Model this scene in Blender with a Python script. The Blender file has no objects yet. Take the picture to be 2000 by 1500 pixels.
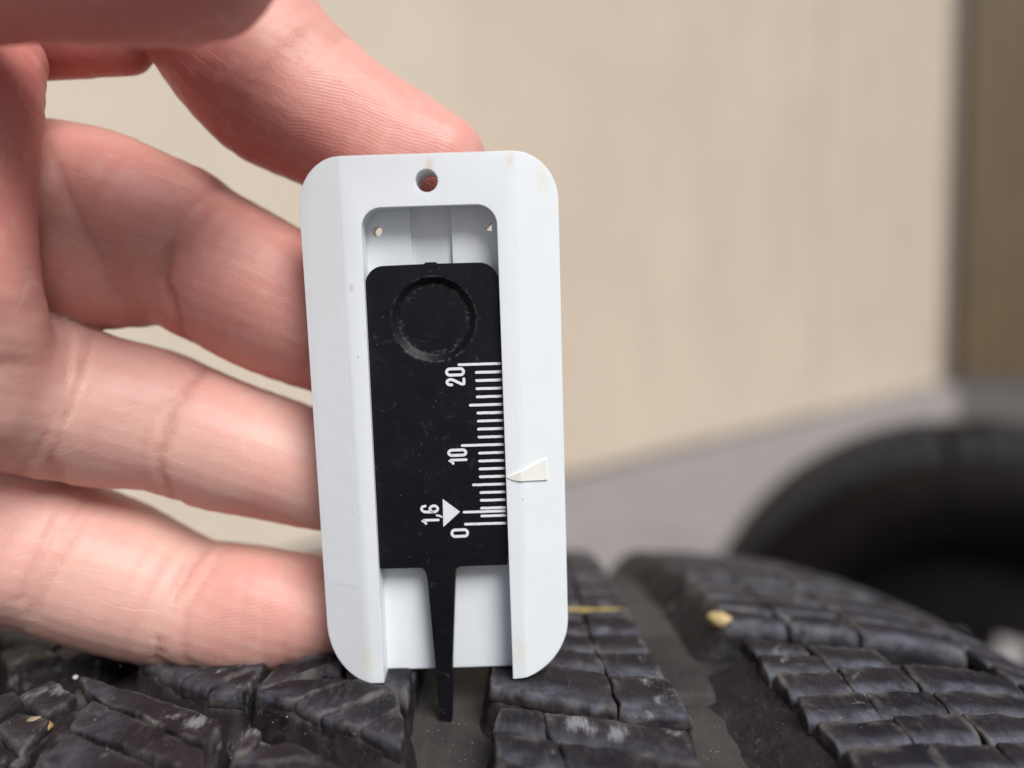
import bpy, bmesh, math, random
import numpy as np
from mathutils import Vector, Matrix

S = bpy.context.scene
COL = S.collection
MM = 0.001
random.seed(7); rng = np.random.default_rng(7)

# ------------------------------------------------------------------ camera, sky, sun, exposure
CAM_H = 674.5                     # mm above the ground
PITCH = math.radians(3.3)
FPX = 1455.0                      # focal length in photo pixels (2000 wide)
cam_data = bpy.data.cameras.new('camera')
cam = bpy.data.objects.new('camera', cam_data); COL.objects.link(cam)
cam.location = (0, 0, CAM_H * MM)
cam.rotation_euler = (math.pi / 2 - PITCH, 0, 0)
cam_data.sensor_width = 36.0
cam_data.lens = 36.0 * FPX / 2000.0
cam_data.clip_start = 0.005; cam_data.clip_end = 300.0
cam_data.dof.use_dof = True
cam_data.dof.focus_distance = 0.0945
cam_data.dof.aperture_fstop = 6.5
cam_data.dof.aperture_blades = 0
S.camera = cam

SUN_DIR = Vector((0.34, -0.60, 0.72)).normalized()     # towards the sun
world = bpy.data.worlds.new('World'); S.world = world; world.use_nodes = True
wn = world.node_tree
bg = wn.nodes.get('Background') or wn.nodes.new('ShaderNodeBackground')
sky = wn.nodes.new('ShaderNodeTexSky'); sky.sky_type = 'NISHITA'; sky.sun_disc = False
sky.sun_elevation = math.asin(SUN_DIR.z)
sky.sun_rotation = math.atan2(SUN_DIR.x, SUN_DIR.y)
sky.air_density = 1.0; sky.dust_density = 4.0; sky.ozone_density = 1.0
wn.links.new(sky.outputs[0], bg.inputs[0]); bg.inputs[1].default_value = 0.056
sun_d = bpy.data.lights.new('sun', 'SUN'); sun_d.energy = 3.6; sun_d.angle = math.radians(30)
sun_d.color = (1.0, 0.985, 0.965)
sun = bpy.data.objects.new('sun', sun_d); COL.objects.link(sun)
sun.rotation_euler = SUN_DIR.to_track_quat('Z', 'Y').to_euler()
sun.location = (0, 0, 5)
S.view_settings.view_transform = 'Standard'; S.view_settings.look = 'None'
S.view_settings.exposure = 0.06; S.view_settings.gamma = 1.0
S.render.engine = 'CYCLES'
S.cycles.use_denoising = True
S.cycles.max_bounces = 8

# ------------------------------------------------------------------ helpers
def c2w(c):
    """camera-frame (right, up, depth) in mm -> place in mm (floor at z = 0)"""
    c = np.asarray(c, float)
    x, u, d = c[..., 0], c[..., 1], c[..., 2]
    return np.stack([x, d * math.cos(PITCH) + u * math.sin(PITCH),
                     CAM_H + u * math.cos(PITCH) - d * math.sin(PITCH)], -1)

def tag(o, label=None, cat=None, group=None, kind=None):
    if label: o['label'] = label
    if cat: o['category'] = cat
    if group: o['group'] = group
    if kind: o['kind'] = kind
    return o

def empty(name, loc_mm, mat3=None):
    o = bpy.data.objects.new(name, None); COL.objects.link(o)
    o.empty_display_size = 0.01
    m = Matrix.Translation(Vector(loc_mm) * MM)
    if mat3 is not None: m = m @ Matrix(mat3).to_4x4()
    o.matrix_world = m
    return o

def mesh(name, verts, faces, mat, parent=None, smooth=True, attrs=None, origin=(0, 0, 0)):
    me = bpy.data.meshes.new(name)
    v = (np.asarray(verts, float) - np.asarray(origin, float)) * MM
    if isinstance(faces, np.ndarray):
        n = len(v); f = faces
        me.vertices.add(n); me.vertices.foreach_set('co', v.ravel())
        k = f.shape[1]
        me.loops.add(f.size); me.loops.foreach_set('vertex_index', f.ravel().astype(np.int32))
        me.polygons.add(len(f)); me.polygons.foreach_set('loop_start', np.arange(0, f.size, k, dtype=np.int32))
        me.update(calc_edges=True); me.validate()
    else:
        me.from_pydata([tuple(p) for p in v], [], faces); me.update()
    if smooth: me.polygons.foreach_set('use_smooth', [True] * len(me.polygons))
    for an, (ty, data) in (attrs or {}).items():
        a = me.attributes.new(an, ty, 'POINT')
        a.data.foreach_set('vector' if ty == 'FLOAT_VECTOR' else 'value', np.asarray(data, float).ravel())
    if mat: me.materials.append(mat)
    o = bpy.data.objects.new(name, me); COL.objects.link(o)
    if parent: o.parent = parent
    else: o.location = Vector(origin) * MM
    return o

class NT:
    """tiny node-tree writer"""
    def __init__(s, name):
        s.m = bpy.data.materials.new(name); s.m.use_nodes = True
        s.t = s.m.node_tree; s.t.nodes.clear()
        s.out = s.t.nodes.new('ShaderNodeOutputMaterial')
    def n(s, typ, ins=None, out=0, **props):
        nd = s.t.nodes.new('ShaderNode' + typ)
        for k, v in props.items(): setattr(nd, k, v)
        for k, v in (ins or {}).items():
            if hasattr(v, 'is_output'): s.t.links.new(v, nd.inputs[k])
            else: nd.inputs[k].default_value = v
        return nd.outputs[out]
    def math(s, op, a, b=0.0, c=None, clamp=False):
        d = {0: a, 1: b}
        if c is not None: d[2] = c
        return s.n('Math', d, operation=op, use_clamp=clamp)
    def mix(s, f, a, b):
        nd = s.t.nodes.new('ShaderNodeMix'); nd.data_type = 'RGBA'
        for i, v in ((0, f), (6, a), (7, b)):
            if hasattr(v, 'is_output'): s.t.links.new(v, nd.inputs[i])
            else: nd.inputs[i].default_value = v if i == 0 else (*v[:3], 1)
        return nd.outputs[2]
    def ramp(s, f, lo, hi):
        return s.n('MapRange', {0: f, 1: lo, 2: hi, 3: 0.0, 4: 1.0}, clamp=True, interpolation_type='SMOOTHSTEP')
    def noise(s, vec, scale, detail=3.0, rough=0.55, dist=0.0, out=0):
        d = {'Scale': scale, 'Detail': detail, 'Roughness': rough, 'Distortion': dist}
        if vec is not None: d['Vector'] = vec
        return s.n('TexNoise', d, out)
    def scalev(s, vec, sc):
        return s.n('VectorMath', {0: vec, 1: sc}, operation='MULTIPLY')
    def bump(s, h, strength, dist, normal=None):
        d = {'Height': h, 'Strength': strength, 'Distance': dist}
        if normal is not None: d['Normal'] = normal
        return s.n('Bump', d)
    def bsdf(s, **kw):
        nd = s.t.nodes.new('ShaderNodeBsdfPrincipled')
        for k, v in kw.items():
            k = k.replace('_', ' ')
            if hasattr(v, 'is_output'): s.t.links.new(v, nd.inputs[k])
            else: nd.inputs[k].default_value = (*v, 1) if (isinstance(v, tuple) and len(v) == 3 and 'Color' in k) else v
        s.t.links.new(nd.outputs[0], s.out.inputs[0]); return s.m

def pos(nt): return nt.n('NewGeometry', out=0)
def objco(nt): return nt.n('TexCoord', out=3)

# ------------------------------------------------------------------ materials
def mat_rubber(name, dust=1.0):
    t = NT(name); p = objco(t)
    edge = t.n('Attribute', {}, 2, attribute_name='edge')      # mm from a worn edge, <0 down a wall
    big = t.noise(p, 60, 4, .6)
    mid = t.noise(p, 380, 5, .65)
    fine = t.noise(p, 2600, 3, .6)
    streak = t.noise(t.scalev(p, (2600, 500, 500)), 1.0, 3, .6)
    base = t.mix(t.ramp(big, .35, .65), (.012, .0105, .0145), (.025, .0205, .025))
    base = t.mix(t.math('MULTIPLY', t.ramp(mid, .45, .72), .26), base, (.055, .054, .061))
    near = t.math('MULTIPLY', t.math('SUBTRACT', 1.0, t.ramp(edge, .0, 1.3)), t.ramp(edge, -.9, -.05))       # dirt rubbed onto edges
    wall = t.math('SUBTRACT', 1.0, t.ramp(edge, -1.5, -.1))
    d1 = t.math('MULTIPLY', t.math('MULTIPLY', near, t.ramp(t.noise(p, 240, 4, .6), .42, .70)), .55 * dust)
    base = t.mix(d1, base, (.21, .195, .18))
    d2 = t.math('MULTIPLY', t.math('MULTIPLY', wall, t.ramp(mid, .4, .75)), .14 * dust)
    base = t.mix(d2, base, (.10, .09, .078))
    chalk = t.math('MULTIPLY', t.ramp(t.noise(p, 95, 5, .7, .6), .585, .69), t.ramp(streak, .40, .58))
    base = t.mix(t.math('MULTIPLY', chalk, .6 * dust), base, (.42, .42, .45))
    film = t.math('MULTIPLY', t.ramp(t.noise(t.scalev(p, (1500, 420, 420)), 1.0, 5, .7), .46, .74), t.ramp(t.noise(p, 150, 3, .6), .36, .66))
    base = t.mix(t.math('MULTIPLY', film, .28 * dust), base, (.145, .138, .14))
    front_light = t.n('Attribute', {}, 2, attribute_name='front_light')  # slab fronts painted paler and bluish for the light they catch
    base = t.mix(t.math('MULTIPLY', front_light, t.math('ADD', .22, t.math('MULTIPLY', t.ramp(t.noise(p, 330, 4, .65), .38, .66), .60))), base, (.108, .114, .142))
    for X_, v_, r_ in ((7.6, -26.0, 1.5), (9.2, -27.2, 1.1), (12.2, -28.2, 1.5), (-30.0, -27.3, 1.0), (-38, -25.2, 1.5), (-60.2, -14.5, 2.6), (-63.5, -15.5, 2.2), (18.5, -20.5, .7), (17.6, -16.6, .5)):
        c_ = ((X_ - 12.0) * MM, 315 * math.sin(v_ / 315) * MM, (315 + 315 * math.cos(v_ / 315)) * MM)
        ln = t.n('VectorMath', {0: t.n('VectorMath', {0: p, 1: c_}, operation='SUBTRACT')}, 1, operation='LENGTH')
        sm = t.ramp(t.math('ADD', ln, t.math('MULTIPLY', t.math('ADD', streak, t.math('MULTIPLY', mid, .6)), .0032)), (r_ + 2.9) * MM, (r_ + 1.5) * MM)
        base = t.mix(t.math('MULTIPLY', sm, .48), base, (.40, .41, .44))
    speck = t.ramp(t.n('TexVoronoi', {'Vector': p, 'Scale': 1700.0}, 0), .16, .06)
    speck = t.math('MULTIPLY', speck, t.ramp(t.noise(p, 700, 2), .52, .62))
    base = t.mix(t.math('MULTIPLY', speck, .45 * dust), base, (.45, .43, .40))
    h = t.math('ADD', t.math('MULTIPLY', mid, .6), t.math('MULTIPLY', fine, .35))
    h = t.math('ADD', h, t.math('MULTIPLY', streak, .25))
    nrm = t.bump(h, .75, .0003)
    rough = t.math('ADD', .46, t.math('MULTIPLY', mid, .25))
    return t.bsdf(Base_Color=base, Roughness=rough, Normal=nrm, Specular_IOR_Level=.13)

def mat_groove():
    t = NT('groove_rubber'); p = objco(t)
    a = t.noise(p, 45, 4, .55); b = t.noise(t.scalev(p, (1300, 120, 160)), 1.0, 4, .6)
    c = t.mix(t.ramp(a, .35, .68), (.026, .0245, .026), (.060, .054, .050))
    c = t.mix(t.math('MULTIPLY', t.ramp(b, .5, .75), .35), c, (.078, .072, .068))
    sp = t.math('MULTIPLY', t.ramp(t.n('TexVoronoi', {'Vector': p, 'Scale': 1500.0}, 0), .17, .06), t.ramp(t.noise(p, 600, 2), .5, .6))
    c = t.mix(t.math('MULTIPLY', sp, .8), c, (.45, .42, .38))
    return t.bsdf(Base_Color=c, Roughness=.75, Normal=t.bump(t.noise(p, 1800, 4, .65), .5, .0002), Specular_IOR_Level=.35)

def mat_flat(name, col, rough=.6, var=.15, scale=40.0, bumpd=.0005, bscale=300., **kw):
    t = NT(name); p = objco(t)
    f = t.ramp(t.noise(p, scale, 5, .62), .3, .7)
    c = t.mix(f, tuple(x * (1 - var) for x in col), tuple(min(1, x * (1 + var)) for x in col))
    return t.bsdf(Base_Color=c, Roughness=rough, Normal=t.bump(t.noise(p, bscale, 4, .6), .35, bumpd), **kw)

def mat_white():
    t = NT('white_plastic'); p = objco(t)
    c = t.mix(t.ramp(t.noise(p, 70, 4, .6), .4, .75), (.77, .82, .865), (.745, .79, .835))
    dirt = t.math('MULTIPLY', t.ramp(t.noise(p, 900, 3, .7), .66, .76), t.ramp(t.noise(p, 120, 3), .48, .62))
    c = t.mix(t.math('MULTIPLY', dirt, .45), c, (.42, .40, .37))
    yel = t.ramp(t.noise(t.scalev(p, (330, 45, 330)), 1.0, 3), .64, .76)
    c = t.mix(t.math('MULTIPLY', yel, .35), c, (.78, .74, .55))
    sp = t.math('MULTIPLY', t.ramp(t.n('TexVoronoi', {'Vector': p, 'Scale': 520.0}, 0), .075, .035), t.ramp(t.noise(p, 260, 2), .56, .62))
    c = t.mix(t.math('MULTIPLY', sp, .8), c, (.22, .21, .22))
    for cx_, cy_, r_, col_, am in ((-.5, 34.45, 1.0, (.70, .64, .53), .8), (-10.75, 20.2, .55, (.66, .63, .58), .9), (13.2, 32.6, 1.7, (.72, .69, .62), .35), (-15.2, -7.5, .8, (.70, .68, .60), .5), (-11.6, -28.5, 1.6, (.78, .77, .55), .5), (8.5, -28, 1.9, (.80, .77, .62), .5), (9.3, 34.9, .8, (.75, .68, .52), .6)):
        dv = t.n('VectorMath', {0: t.n('VectorMath', {0: p, 1: (cx_ * MM, (cy_ + 31.8) * MM, 0)}, operation='SUBTRACT'), 1: (1, .55, 0)}, operation='MULTIPLY')
        ln = t.n('VectorMath', {0: dv}, 1, operation='LENGTH')
        sm = t.math('MULTIPLY', t.ramp(t.math('ADD', ln, t.math('MULTIPLY', t.noise(p, 1400, 3, .7), r_ * .001)), r_ * .0013, r_ * .0006), am)
        c = t.mix(sm, c, col_)
    h = t.math('ADD', t.noise(p, 260, 3, .5), t.math('MULTIPLY', t.noise(t.scalev(p, (2200, 160, 2200)), 1.0, 3), .25))
    return t.bsdf(Base_Color=c, Roughness=.38, Normal=t.bump(h, .18, .00025), Specular_IOR_Level=.45,
                  Subsurface_Weight=.08, Subsurface_Scale=.0015, Subsurface_Radius=(1, 1, 1))

def scratches(t, p, sc, seed, stretch=14.0, width=.02):
    """thin short scratch lines in every direction"""
    out = None
    for k, ang in enumerate((.25, 1.15, 2.05, 2.75)):
        r = t.n('VectorRotate', {'Vector': p, 'Center': (0, 0, 0), 'Angle': ang + seed}, rotation_type='Z_AXIS')
        v = t.n('VectorMath', {0: r, 1: (sc / stretch, sc, 1.0)}, operation='MULTIPLY')
        v = t.n('VectorMath', {0: v, 1: t.n('VectorMath', {0: t.noise(p, 140 + 40 * k, 1, .5, out=1), 1: (.9, .9, 0)}, operation='MULTIPLY')}, operation='ADD')
        vo = t.n('TexVoronoi', {'Vector': v, 'Scale': 1.0}, 0, feature='DISTANCE_TO_EDGE')
        ln = t.ramp(vo, width, 0.0)
        ln = t.math('MULTIPLY', ln, t.ramp(t.noise(p, 300 + 90 * k, 2), .60, .68))
        out = ln if out is None else t.math('MAXIMUM', out, ln)
    return out

def mat_black():
    t = NT('black_plastic'); p = objco(t)
    s = scratches(t, p, 900, .0)
    sep = t.n('SeparateXYZ', {0: p}, 0); sy = t.n('SeparateXYZ', {0: p}, 1)
    dx = t.math('SUBTRACT', sep, -.0009); dy = t.math('SUBTRACT', sy, .0477)
    rr = t.math('SQRT', t.math('ADD', t.math('MULTIPLY', dx, dx), t.math('MULTIPLY', dy, dy)))
    n1 = t.noise(p, 1500, 3, .7)
    def ringm(r0, w):
        d = t.math('ABSOLUTE', t.math('SUBTRACT', rr, r0)); return t.ramp(d, w, w * .25)
    worn = t.math('MULTIPLY', t.math('MAXIMUM', t.math('MULTIPLY', ringm(.0043, .0005), .8), ringm(.00535, .00022)), t.ramp(n1, .47, .66))
    dust = t.math('MULTIPLY', t.ramp(t.n('TexVoronoi', {'Vector': p, 'Scale': 1100.0}, 0), .13, .05), t.ramp(t.noise(p, 420, 2), .52, .6))
    c = t.mix(t.ramp(t.noise(p, 130, 3), .35, .7), (.0042, .0038, .0068), (.0065, .0058, .0095))
    m = t.math('MAXIMUM', t.math('MULTIPLY', s, .075), t.math('MULTIPLY', worn, .13))
    m = t.math('MAXIMUM', m, t.math('MULTIPLY', dust, .18))
    c = t.mix(m, c, (.42, .42, .47))
    h = t.math('SUBTRACT', t.math('MULTIPLY', t.noise(p, 900, 3), .3), s)
    return t.bsdf(Base_Color=c, Roughness=t.math('ADD', .36, t.math('MULTIPLY', t.noise(p, 600, 3), .15)),
                  Normal=t.bump(h, .10, .00006), Specular_IOR_Level=.25)

def mat_print():
    t = NT('white_paint'); p = objco(t)
    c = t.mix(t.ramp(t.noise(p, 1400, 4, .7), .55, .75), (.78, .82, .86), (.55, .58, .62))
    return t.bsdf(Base_Color=c, Roughness=.5)

def mat_skin():
    t = NT('skin'); p = pos(t)
    sk = t.n('Attribute', {}, 1, attribute_name='skin_uv')      # t along finger mm, s across mm, kind
    T = t.n('SeparateXYZ', {0: sk}, 0); Sx = t.n('SeparateXYZ', {0: sk}, 1)
    pad = t.n('Attribute', {}, 2, attribute_name='pad')          # 1 on finger pads
    flush_shade = t.n('Attribute', {}, 2, attribute_name='flush_shade')  # fingertip blush, plus shade painted dark red on the upper hand
    crease = t.n('Attribute', {}, 2, attribute_name='crease')
    mot = t.noise(p, 110, 4, .6)
    mot2 = t.noise(p, 420, 3, .6)
    c = t.mix(t.ramp(mot, .32, .68), (.69, .43, .365), (.70, .39, .345))
    c = t.mix(t.math('MULTIPLY', flush_shade, .75), c, (.46, .085, .068))
    c = t.mix(t.math('MULTIPLY', t.ramp(mot2, .50, .72), .20), c, (.74, .49, .42))
    c = t.mix(t.math('MULTIPLY', crease, .45), c, (.50, .19, .15))
    # long fine wrinkles running along the middle phalanges
    ss = t.math('ADD', Sx, t.math('MULTIPLY', t.math('MULTIPLY', t.math('ADD', T, 24.0), t.math('ADD', T, 24.0)), .010))
    ss = t.math('ADD', ss, t.math('MULTIPLY', t.noise(sk, .07, 2), 5.0))
    line = t.ramp(t.math('SINE', t.math('MULTIPLY', ss, 3.9)), .94, 1.0)
    brk = t.ramp(t.noise(sk, .16, 3), .44, .60)
    notpad = t.math('SUBTRACT', 1.0, pad)
    line = t.math('MULTIPLY', t.math('MULTIPLY', line, brk), notpad)
    c = t.mix(t.math('MULTIPLY', line, .17), c, (.86, .64, .56))
    # papillary ridges
    rv = t.math('ADD', t.math('MULTIPLY', Sx, 13.5), t.math('MULTIPLY', t.math('MULTIPLY', T, T), .12))
    rv = t.math('ADD', rv, t.math('MULTIPLY', t.noise(sk, .16, 2), 14.0))
    ridge = t.math('SINE', rv)
    ridge_h = t.math('MULTIPLY', ridge, t.math('ADD', t.math('MULTIPLY', pad, .30), .03))
    cells = t.n('TexVoronoi', {'Vector': t.n('VectorMath', {0: sk, 1: (1.7, 1.7, 1.0)}, operation='MULTIPLY'), 'Scale': 1.0}, 0)
    pore = t.noise(p, 3000, 3, .6)
    h = t.math('ADD', t.math('MULTIPLY', ridge_h, .40), t.math('MULTIPLY', line, .35))
    h = t.math('ADD', h, t.math('MULTIPLY', cells, .35))
    h = t.math('ADD', h, t.math('MULTIPLY', pore, .5))
    h = t.math('SUBTRACT', h, t.math('MULTIPLY', crease, .8))
    nrm = t.bump(h, .55, .00012)
    rough = t.math('ADD', .40, t.math('MULTIPLY', mot2, .16))
    return t.bsdf(Base_Color=c, Roughness=rough, Normal=nrm, Specular_IOR_Level=.42,
                  Subsurface_Weight=.55, Subsurface_Scale=.0052, Subsurface_Radius=(1.0, .24, .14))

RUB = mat_rubber('tread_rubber'); GRV = mat_groove()
RUB_DARK = mat_flat('dark_tyre_rubber', (.0065, .0052, .0046), .7, .3, 25., .0006, 250., Specular_IOR_Level=.12)
WHITE = mat_white(); BLACK = mat_black(); PRINT = mat_print(); SKIN = mat_skin()
STICK = mat_flat('clear_sticker', (.77, .82, .86), .30, .02, 60., .0001, 500.)
CREAM = mat_flat('cream_plastic', (.80, .80, .765), .5, .05, 200., .0001, 900.)
STEEL = mat_flat('black_steel', (.004, .0032, .003), .7, .3, 30., Specular_IOR_Level=.1)
CONC = mat_flat('concrete', (.245, .232, .238), .85, .10, 3., .002, 60.)
CLAD = mat_flat('beige_cladding', (.545, .468, .375), .55, .05, 1.3, .001, 12.)
CREAMWALL = mat_flat('cream_cladding', (.60, .53, .43), .55, .04, 1.3, .001, 12.)
SHADE_PLINTH = mat_flat('shade_plinth_grey', (.075, .07, .066), .9, .15, 3., .002, 60.)  # ground shade put into a dark colour; also the plinth's grey
PIPE = mat_flat('grey_pipe', (.20, .19, .18), .5, .1, 8.)
TIMBER = mat_flat('brown_timber', (.105, .072, .034), .7, .10, 1.0, .002, 40.)
GAP = mat_flat('dark_joint', (.085, .068, .05), .8, .2, 8.)

# ------------------------------------------------------------------ the setting
ground = mesh('ground', [(-60000, -60000, 0), (60000, -60000, 0), (60000, 60000, 0), (-60000, 60000, 0)], [(0, 1, 2, 3)], CONC, smooth=False)
tag(ground, 'flat pale grey concrete ground', kind='structure')

W0 = np.array([257., 3557., 0.]); WD = np.array([5859., 7253., 0.]); WL = np.linalg.norm(WD); WD /= WL
WN = np.array([WD[1], -WD[0], 0.])           # faces the camera side
CORNER = -.0788 * WL
def box_on_wall(name, s0, s1, z0, z1, d0, d1, mat, parent, bev=0.0):
    """a box along the wall: s along, z up, d out of the wall (mm)"""
    vs = []
    for s in (s0, s1):
        for d in (d0, d1):
            for z in (z0, z1):
                vs.append(W0 + WD * s + WN * d + np.array([0, 0, z]))
    f = [(0, 1, 3, 2), (4, 6, 7, 5), (0, 4, 5, 1), (2, 3, 7, 6), (0, 2, 6, 4), (1, 5, 7, 3)]
    o = mesh(name, np.array(vs) - np.array(parent['base']), f, mat, parent, smooth=False)
    if bev:
        md = o.modifiers.new('bevel', 'BEVEL'); md.width = bev * MM; md.segments = 2
    return o
def wall_root(name, s, label, cat):
    b = W0 + WD * s
    e = empty(name, b); e['base'] = [float(x) for x in b]
    return tag(e, label, cat)
wall = wall_root('garage_wall', 0, 'pale beige panelled garage wall running away behind the white gauge', 'wall')
box_on_wall('backing', CORNER, 1.084 * WL, 0, 6600, -160, -60, GAP, wall)
PW = .33 * WL
box_on_wall('panel', CORNER - 16, .0927 * WL - 13, 20, 6580, -57, -12, CLAD, wall, 12)
for k in range(0, 3):
    s0 = (.0927 + .33 * k) * WL
    s1 = min(s0 + PW, 1.079 * WL)
    off = (0, 9, -6, 5, 12, -4, 7, 0, 14, -3)[k + 7]
    box_on_wall('panel', s0 + 13, s1 - 13, 20, 6580, -57, -20 + off, CLAD, wall, 12)
W0s, WDs, WNs = W0, WD, WN
W0 = W0 + WD * CORNER; WD = np.array([-.527, -.85, 0.]); WN = np.array([.85, -.527, 0.])
wall2 = wall_root('side_wall', 0, 'cream panelled wall seen between the fingers of the hand', 'wall')
box_on_wall('backing', 60, 3400, 0, 6600, -160, -60, GAP, wall2)
for k in range(2): box_on_wall('panel', 3 + k * 1700, 1690 + k * 1700, 20, 6580, -57, -20, CREAMWALL, wall2, 12)
W0, WD, WN = W0s, WDs, WNs
pipe = wall_root('corner_post', 1.074 * WL, 'grey corner post at the far end of the beige wall', 'post')
box_on_wall('shaft', 1.074 * WL, 1.104 * WL, 0, 6600, -55, 40, PIPE, pipe, 20)
fb = W0 + WD * (1.104 * WL) + np.array([250, 60, 0])
fence = tag(empty('timber_wall', fb), 'dark brown board wall beyond the grey corner post', 'wall')
for k in range(22):
    x0 = k * 300; d0 = (k * 37 % 11)
    vs = [(x, y, z) for x in (x0, x0 + 284) for y in (d0, d0 + 40) for z in (150, 6500)]
    o = mesh('board', vs, [(0, 1, 3, 2), (4, 6, 7, 5), (0, 4, 5, 1), (2, 3, 7, 6), (0, 2, 6, 4), (1, 5, 7, 3)], TIMBER, fence, smooth=False)
vs = [(x, y, z) for x in (-240, 6600) for y in (62, 100) for z in (0, 6490)]
mesh('backing', vs, [(0, 1, 3, 2), (4, 6, 7, 5), (0, 4, 5, 1), (2, 3, 7, 6), (0, 2, 6, 4), (1, 5, 7, 3)], GAP, fence, smooth=False)

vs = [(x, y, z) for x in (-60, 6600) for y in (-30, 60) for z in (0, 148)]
mesh('plinth', vs, [(0, 1, 3, 2), (4, 6, 7, 5), (0, 4, 5, 1), (2, 3, 7, 6), (0, 2, 6, 4), (1, 5, 7, 3)], SHADE_PLINTH, fence, smooth=False)
strip = mesh('painted_ground_shade', [(fb[0] - 60, fb[1] - 40, 4), (13500, fb[1] - 40, 4), (6500, 4000, 4), (2420, 4000, 4)], [(3, 2, 1, 0)], SHADE_PLINTH, smooth=False)  # dark sheet laid over the concrete, standing in for shaded ground
tag(strip, 'shade on the ground, painted dark in front of the brown board wall', kind='structure')
# ------------------------------------------------------------------ tyres
TYC, TZC, TR, TXC = 112.5, CAM_H - 359.5, 315.0, 12.0
GD = 6.4                                         # groove depth
def drop(x):
    x = np.asarray(x, float)
    return np.where(x > TXC, 8.0, 1.5) * (np.abs(x - TXC) / 70.0) ** 4
def tread_pt(X, v, h):
    """tread coordinates -> mm, tyre axis along x, relative to the tyre base (centre bottom)"""
    X, v, h = np.broadcast_arrays(np.asarray(X, float), np.asarray(v, float), np.asarray(h, float))
    th = v / TR; r = TR - drop(X) + h
    return np.stack([X - TXC, r * np.sin(th), TR + r * np.cos(th)], -1)
_fq = rng.normal(size=(24, 2)); _ph = rng.uniform(0, 6.28, 24)
def wob(X, v, f, seed=0):
    s = 0
    for i in range(8):
        k = (i + seed * 5) % 24
        s = s + np.sin((_fq[k, 0] * X + _fq[k, 1] * v) * f + _ph[k])
    return s / 8 ** .5

def slab(quad, htop=0., hbot=-GD - .4, draft=.5, bev=.6, fbev=1.1, res=.55, rnd=.2, seed=0, jit=.2, tilt=0., ld=0., grow=0., growL=None):
    q = np.array(quad, float)                    # near-left, near-right, far-right, far-left
    L = max(np.linalg.norm(q[1] - q[0]), np.linalg.norm(q[2] - q[3])); Wd = max(np.linalg.norm(q[3] - q[0]), np.linalg.norm(q[2] - q[1]))
    ns = int(np.clip(L / res, 8, 44)); nt = int(np.clip(Wd / res, 7, 26))
    def spaced(n):
        u = np.linspace(-1, 1, n + 1); return np.sign(u) * (1 - (1 - np.abs(u)) ** 1.55)
    a, b = np.meshgrid(spaced(ns), spaced(nt), indexing='ij')
    ar = a * np.sqrt(1 - rnd * b ** 2 / 2 * np.abs(a) ** 4); br = b * np.sqrt(1 - rnd * 1.6 * a ** 8 / 2 * np.abs(b) ** 4)
    gl = grow if growL is None else growL
    s, t = (ar * (1 + 2 * gl / L) + 1) / 2, (br * (1 + 2 * grow / Wd) + 1) / 2
    P = ((1 - s) * (1 - t))[..., None] * q[0] + (s * (1 - t))[..., None] * q[1] + (s * t)[..., None] * q[2] + ((1 - s) * t)[..., None] * q[3]
    X, v = P[..., 0], P[..., 1]
    jx = wob(X, v, 1.1, seed) * jit; jv = wob(X, v, 1.3, seed + 2) * jit
    X = X + jx; v = v + jv
    ex = (1 - np.abs(a)) * L / 2
    ey = (1 - np.abs(b)) * Wd / 2
    def rdrop(e, r):
        k = np.clip(1 - e / r, 0, 1); return r * (1 - np.sqrt(np.clip(1 - k ** 2, 0, 1)))
    bb = np.where(b < 0, fbev, bev)
    h = htop - rdrop(ex, np.full_like(ex, bev * 1.2)) - rdrop(ey, bb) + wob(X, v, .45, seed + 1) * .10 + wob(X, v, 1.9, seed + 3) * .035 + tilt * b
    edge = np.minimum(ex, ey)
    N0, N1 = a.shape
    idx = np.arange(N0 * N1).reshape(N0, N1)
    V = [tread_pt(X, v, h).reshape(-1, 3)]; E = [edge.ravel()]
    front_light = np.clip((-b - .05) / .5, 0, 1) * (np.abs(a) < .97)  # mask of the front half that gets the painted light
    global FRONT_LIGHT; FRONT_LIGHT = [front_light.ravel()]
    F = [np.stack([idx[:-1, :-1], idx[1:, :-1], idx[1:, 1:], idx[:-1, 1:]], -1).reshape(-1, 4)]
    loop = np.concatenate([idx[:-1, 0], idx[-1, :-1], idx[:0:-1, -1], idx[0, :0:-1]])
    lx, lv, lh = X.ravel()[loop], v.ravel()[loop], h.ravel()[loop]
    cx, cv = lx.mean(), lv.mean()
    pts = np.stack([lx, lv], -1); nx = np.roll(pts, -1, 0) - np.roll(pts, 1, 0)
    nrm = np.stack([nx[:, 1], -nx[:, 0]], -1); nrm /= np.maximum(np.linalg.norm(nrm, axis=1, keepdims=True), 1e-6)
    prev = loop; base = N0 * N1; m = len(loop)
    for k in (1, 2, 3):
        f = k / 3.0
        hh = lh + (hbot - lh) * f
        o = nrm * (draft + ld * np.clip(-nrm[:, :1], 0, 1) ** 2) * f
        ox = lx + o[:, 0] + wob(lx * 1.3, hh * 3 + lv, .9, seed + 1) * .06; ov = lv + o[:, 1]
        V.append(tread_pt(ox, ov, hh)); E.append(np.full(m, -f * abs(hbot) * .4)); FRONT_LIGHT.append(np.zeros(m))
        cur = np.arange(base, base + m); base += m
        F.append(np.stack([prev, cur, np.roll(cur, -1), np.roll(prev, -1)], -1)); prev = cur
    return np.concatenate(V), np.concatenate(F), np.concatenate(E)

def hull2(pts):
    p = sorted(set(map(tuple, np.round(pts, 3)))); 
    def half(p):
        o = []
        for q in p:
            while len(o) > 1 and (o[-1][0] - o[-2][0]) * (q[1] - o[-2][1]) - (o[-1][1] - o[-2][1]) * (q[0] - o[-2][0]) <= 0: o.pop()
            o.append(q)
        return o
    a, b = half(p), half(p[::-1]); return np.array(a[:-1] + b[:-1])

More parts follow.
